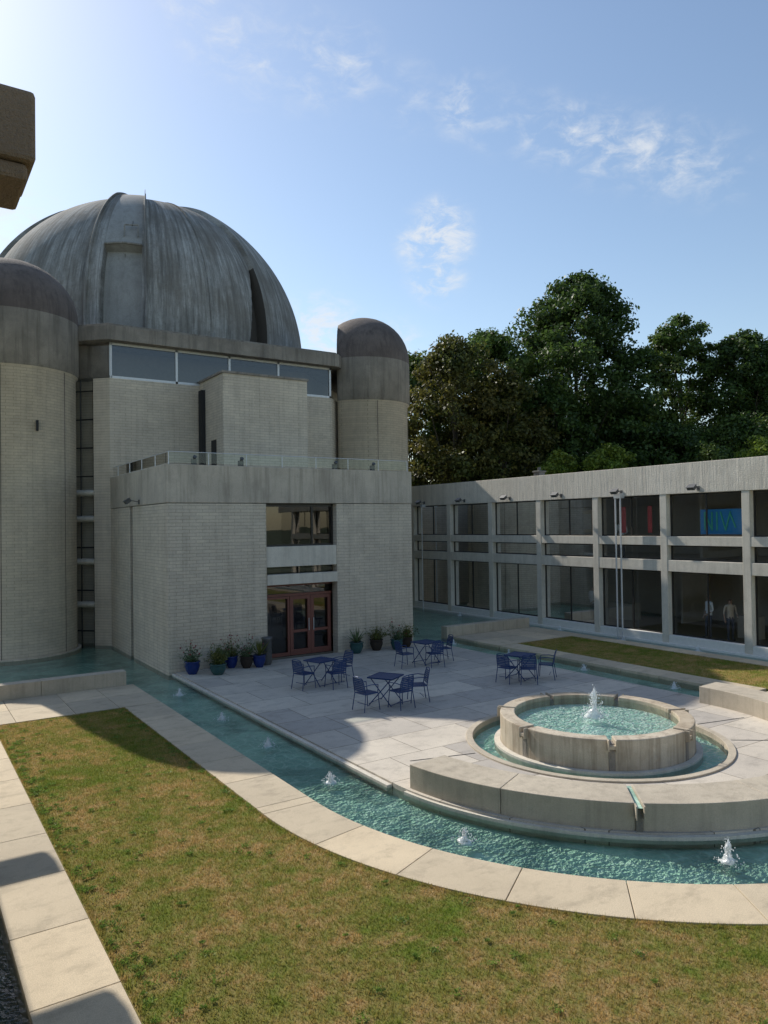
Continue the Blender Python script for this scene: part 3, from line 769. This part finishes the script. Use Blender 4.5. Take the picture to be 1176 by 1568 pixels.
setof(2.2,9.2,R(8),[(180,1.0),(250,.7),(350,.75)])
setof(3.0,5.4,R(20),[(175,.72),(225,.72),(300,.8)])

def pot(x,y,r,h,kind,mat,seed):
    rn=random.Random(seed); g=MB()
    g.lathe([(r*.55,0),(r*.8,h*.25),(r*1.0,h*.65),(r*.92,h*.88),(r*1.05,h*.93),(r*1.05,h),(r*.92,h),(r*.88,h*.9),(.001,h*.9)],x,y,24,0)
    g.lathe([(r*.89,h*.9),(.001,h*.93)],x,y,16,1)
    if kind=='spiky':
        for i in range(44):
            a=rn.uniform(0,6.283);el=rn.uniform(.35,1.45);L=rn.uniform(.4,.75);w=.026
            b=Vector((x,y,h*.9));d=Vector((math.cos(a)*math.cos(el),math.sin(a)*math.cos(el),math.sin(el)));s=Vector((-math.sin(a),math.cos(a),0))*w
            m=b+d*L*.5;tp=b+d*L+Vector((0,0,-.06*L))
            g.add([tuple(b-s*.6),tuple(b+s*.6),tuple(m+s),tuple(m-s),tuple(tp)],[(0,1,2,3),(3,2,4)],2)
    else:
        for i in range(46 if kind=='flower' else 80):
            a=rn.uniform(0,6.283);el=rn.uniform(.4,1.5);L=rn.uniform(.25,.65 if kind!='flower' else .95)
            b=Vector((x+rn.uniform(-.1,.1),y+rn.uniform(-.1,.1),h*.9));d=Vector((math.cos(a)*math.cos(el),math.sin(a)*math.cos(el),math.sin(el)))
            g.tube(b,b+d*L,.004,.003,3,2,False)
            for k in range(9):
                q=b+d*L*rn.uniform(.15,.75 if kind=='flower' else 1)+Vector([rn.uniform(-.05,.05) for _ in range(3)]);s=rn.uniform(.02,.045)
                v1=Vector([rn.uniform(-1,1) for _ in range(3)]).normalized()*s;v2=Vector([rn.uniform(-1,1) for _ in range(3)]).normalized()*s*.6
                g.add([tuple(q-v1),tuple(q-v2),tuple(q+v1),tuple(q+v2)],[(0,1,2,3)],2)
            if kind=='flower' and i%3==0:
                q=b+d*L
                for k in range(4):
                    v1=Vector([rn.uniform(-1,1) for _ in range(3)])*.03;v2=Vector([rn.uniform(-1,1) for _ in range(3)])*.03
                    g.add([tuple(q-v1),tuple(q-v2),tuple(q+v1),tuple(q+v2)],[(0,1,2,3)],3)
    g.build('potted_plant',[mat,M_soil,M_leafP[seed%2],M_flower])
M_leafP=[leafmat('pot_foliage_blue_green',(.08,.13,.07),(.12,.17,.09),.3,3),leafmat('pot_foliage_olive',(.09,.12,.03),(.13,.13,.04),.3,3)]
M_flower=plain('red_flowers',(.3,.03,.05),.7)
pots=[(-5.0,12.3,.25,.42,'flower',M_blue2),(-4.35,11.7,.27,.36,'bush',M_green2),(-4.0,12.4,.2,.34,'bush',M_blue2),(-3.55,12.55,.22,.4,'flower',M_blue2),(-3.15,12.2,.22,.4,'flower',M_soil),(-2.75,12.05,.22,.42,'spiky',M_blue2),
      (1.3,12.35,.26,.42,'spiky',M_green2),(2.25,12.45,.25,.42,'bush',M_soil),(2.95,12.1,.24,.4,'flower',M_green2),(3.6,12.4,.24,.4,'bush',M_soil)]
for i,p in enumerate(pots): pot(*p,i)
g=MB(); g.lathe([(.14,0),(.17,.1),(.17,.85),(.19,.88),(.19,.95),(.001,.97)],-2.35,12.3,20); g.build('litter_bin',[M_lamp])

# ------------------------------------------------------------------ people inside the gallery
SK=plain('skin',(.42,.26,.18),.6);HR=plain('dark_hair',(.03,.02,.015),.7)
def person(x,y,z,rot,shirt,pants,seed,h=1.7):
    rn=random.Random(seed);k=h/1.7
    J=[('pel',(0,0,.93),.13),('wst',(0,0,1.08),.115),('chs',(0,0,1.30),.14),('nek',(0,0,1.46),.055),('hd0',(0,.01,1.54),.075),('hd1',(0,.01,1.64),.085),
       ('hlL',(-.09,0,.88),.09),('knL',(-.10,.03,.48),.062),('anL',(-.10,-.02,.09),.042),('toL',(-.11,.14,.04),.035),
       ('hlR',(.09,0,.88),.09),('knR',(.11,.06,.48),.062),('anR',(.12,.06,.09),.042),('toR',(.13,.21,.04),.035),
       ('shL',(-.18,0,1.40),.062),('elL',(-.26,-.03,1.12),.042),('wrL',(-.22,.15,.98),.028),('haL',(-.20,.22,.97),.032),
       ('shR',(.18,0,1.40),.062),('elR',(.25,-.02,1.12),.042),('wrR',(.26,.06,.88),.028),('haR',(.26,.09,.80),.032)]
    E=[(0,1),(1,2),(2,3),(3,4),(4,5),(0,6),(6,7),(7,8),(8,9),(0,10),(10,11),(11,12),(12,13),(2,14),(14,15),(15,16),(16,17),(2,18),(18,19),(19,20),(20,21)]
    verts=[tuple(c*k for c in j[1]) for j in J]; rads=[j[2]*k for j in J]
    for hand,sx in ((17,-1),(21,1)):
        for f in range(5):
            hx,hy,hz=verts[hand]; o=len(verts)
            off=(f-1.5)*.016
            verts.append((hx+ (sx*-.03 if f==4 else 0),hy+(off if f<4 else .02),hz-.03 if f<4 else hz-.01)); rads.append(.010)
            L=(.045,.055,.052,.04,.03)[f]
            verts.append((verts[-1][0]+(sx*-.01),verts[-1][1]+off*.3+.008,verts[-1][2]-L)); rads.append(.008)
            E+= [(hand,o),(o,o+1)]
    me=bpy.data.meshes.new('b'); me.from_pydata(verts,E,[]); o=bpy.data.objects.new('b',me); col.objects.link(o)
    o.modifiers.new('s','SKIN'); sd=me.skin_vertices[0].data
    for i,r_ in enumerate(rads): sd[i].radius=(r_,r_*.85); 
    sd[0].use_root=True
    ss=o.modifiers.new('ss','SUBSURF'); ss.levels=1
    dg=bpy.context.evaluated_depsgraph_get(); m2=bpy.data.meshes.new_from_object(o.evaluated_get(dg)); bpy.data.objects.remove(o)
    for m_ in (SK,shirt,pants,HR): m2.materials.append(m_)
    for p in m2.polygons:
        c=p.center/k; p.use_smooth=True
        if c.z>1.6 or (c.z>1.53 and c.y<-.01): p.material_index=3
        elif c.z>1.45: p.material_index=0
        elif abs(c.x)>.19 and c.z<1.05: p.material_index=0
        elif c.z>.92: p.material_index=1
        elif c.z<.07: p.material_index=3
        else: p.material_index=2
    g=MB(); g.M=Matrix.Scale(k,4)
    g.lathe([(.001,1.585),(.018,1.58),(.012,1.61),(.001,1.62)],0,.095,8,0)
    for sx in(-.03,.03): g.tube((sx,.088,1.625),(sx,.096,1.625),.009,.007,6,3)
    g.tube((-.02,.09,1.555),(.02,.09,1.555),.006,.006,5,1)
    for sx in(-.088,.088): g.tube((sx,.0,1.58),(sx,0,1.63),.015,.015,6,0)
    e=empty('visitor_person')
    b=bpy.data.objects.new('body',m2); col.objects.link(b); b.parent=e
    g.build('face',[SK,M_lips,pants,HR],e)
    e.location=(x,y,z); e.rotation_euler=(0,0,rot)
M_lips=plain('lips',(.3,.1,.08),.6)
W1=plain('white_shirt',(.8,.8,.78),.8);W2=plain('grey_shirt',(.35,.37,.4),.8);W3=plain('dark_trousers',(.07,.075,.1),.8);W4=plain('tan_top',(.55,.46,.35),.8)
person(12.95,11.2,.25,R(80),W1,W3,1,1.72)
person(13.2,12.0,.25,R(120),W2,W3,2,1.68)
person(12.95,5.5,.25,R(60),W1,W3,3,1.7)
person(13.05,4.7,.25,R(150),W4,W3,4,1.62)
person(13.4,9.9,3.22,R(100),W1,W3,5,1.7)

# ------------------------------------------------------------------ light, sky, camera
SE=38.7; sd=Vector((-.17,1,0)).normalized()
sunv=Vector((sd.x*math.cos(R(SE)),sd.y*math.cos(R(SE)),math.sin(R(SE))))
L=bpy.data.lights.new('sun','SUN'); L.energy=5.0; L.angle=R(.5); L.color=(1,.94,.84)
so=bpy.data.objects.new('sun',L); col.objects.link(so); so.rotation_euler=(-sunv).to_track_quat('-Z','Y').to_euler()
w=bpy.data.worlds.new('World'); scn.world=w; w.use_nodes=True; nt=w.node_tree; nt.nodes.clear()
def wn(t,**k):
    n_=nt.nodes.new(t)
    for a,b in k.items(): setattr(n_,a,b)
    return n_
out=wn('ShaderNodeOutputWorld');bg=wn('ShaderNodeBackground');sky=wn('ShaderNodeTexSky',sky_type='NISHITA')
sky.sun_disc=False; sky.sun_elevation=R(SE); sky.sun_rotation=math.atan2(sd.x,sd.y); sky.air_density=1.15; sky.dust_density=.5; sky.ozone_density=.9
bg.inputs[1].default_value=.15
tc=wn('ShaderNodeTexCoord')
def dirv(az,el):
    a=R(33.27+az);e_=R(el); return (math.sin(a)*math.cos(e_),math.cos(a)*math.cos(e_),math.sin(e_))
clouds=[(4.6,21.2,.045,.95),(3.2,20.6,.035,.8),(4.2,18.6,.04,.8),(12.3,27.6,.045,.4),(14.5,26.8,.045,.5),(17,26,.05,.5),(19.5,25.2,.05,.5),(22,24.3,.05,.45),(24.5,23.4,.05,.33),(6.5,29.3,.04,.5),(2.5,30,.05,.25),(-5,31.9,.06,.38),(-9,32.2,.06,.33),(-2,32,.05,.38),(-12,33,.06,.35),(-4.7,14.2,.06,.8),(-7,13.5,.05,.7),(1,13.2,.05,.45),(-26.5,20.5,.06,.6),(9,28.4,.05,.3),(-14,35.5,.05,.5)]
acc=None
for az,el,rr,s in clouds:
    vd=wn('ShaderNodeVectorMath',operation='DISTANCE'); nt.links.new(tc.outputs['Generated'],vd.inputs[0]); vd.inputs[1].default_value=dirv(az,el)
    m_=wn('ShaderNodeMapRange',interpolation_type='SMOOTHSTEP'); nt.links.new(vd.outputs['Value'],m_.inputs[0]); m_.inputs[1].default_value=rr*1.45;m_.inputs[2].default_value=0;m_.inputs[3].default_value=0;m_.inputs[4].default_value=s
    if acc is None: acc=m_.outputs[0]
    else:
        ad=wn('ShaderNodeMath',operation='MAXIMUM'); nt.links.new(acc,ad.inputs[0]);nt.links.new(m_.outputs[0],ad.inputs[1]);acc=ad.outputs[0]
mp=wn('ShaderNodeMapping'); mp.inputs['Scale'].default_value=(1,1,1.9); nt.links.new(tc.outputs['Generated'],mp.inputs[0])
nz=wn('ShaderNodeTexNoise'); nz.inputs['Scale'].default_value=27; nz.inputs['Detail'].default_value=10; nz.inputs['Roughness'].default_value=.64; nz.inputs['Distortion'].default_value=.4; nt.links.new(mp.outputs[0],nz.inputs['Vector'])
n8=wn('ShaderNodeMapRange'); nt.links.new(nz.outputs['Fac'],n8.inputs[0]); n8.inputs[1].default_value=.38;n8.inputs[2].default_value=.72
ml=wn('ShaderNodeMath',operation='MULTIPLY'); nt.links.new(n8.outputs[0],ml.inputs[0]); nt.links.new(acc,ml.inputs[1])
mr=wn('ShaderNodeMapRange',interpolation_type='SMOOTHSTEP'); nt.links.new(ml.outputs[0],mr.inputs[0]); mr.inputs[1].default_value=0.0;mr.inputs[2].default_value=.5;mr.inputs[3].default_value=0;mr.inputs[4].default_value=.72
mx=wn('ShaderNodeMix',data_type='RGBA'); nt.links.new(mr.outputs[0],mx.inputs[0]); nt.links.new(sky.outputs[0],mx.inputs[6]); mx.inputs[7].default_value=(5.6,5.75,5.9,1)
nt.links.new(mx.outputs[2],bg.inputs[0]); nt.links.new(bg.outputs[0],out.inputs[0])

cam=bpy.data.cameras.new('camera'); co=bpy.data.objects.new('camera',cam); col.objects.link(co); scn.camera=co
cam.sensor_fit='VERTICAL'; cam.sensor_height=24; cam.lens=24*1140/1568; cam.clip_end=4000; cam.clip_start=.05
rh=Vector((.8361,-.5486,0)); fh=Vector((.5486,.8361,0)); zz=Vector((0,0,1)); pt=math.atan(19/1140); rl=.0141
fw=fh*math.cos(pt)+zz*math.sin(pt); up0=zz*math.cos(pt)-fh*math.sin(pt)
up=up0*math.cos(rl)+rh*math.sin(rl); rt=rh*math.cos(rl)-up0*math.sin(rl)
mw=Matrix(((rt.x,up.x,-fw.x,-13.1),(rt.y,up.y,-fw.y,-11.6),(rt.z,up.z,-fw.z,4.8),(0,0,0,1)))
co.matrix_world=mw
scn.view_settings.view_transform='Standard'; scn.view_settings.look='None'; scn.view_settings.exposure=0
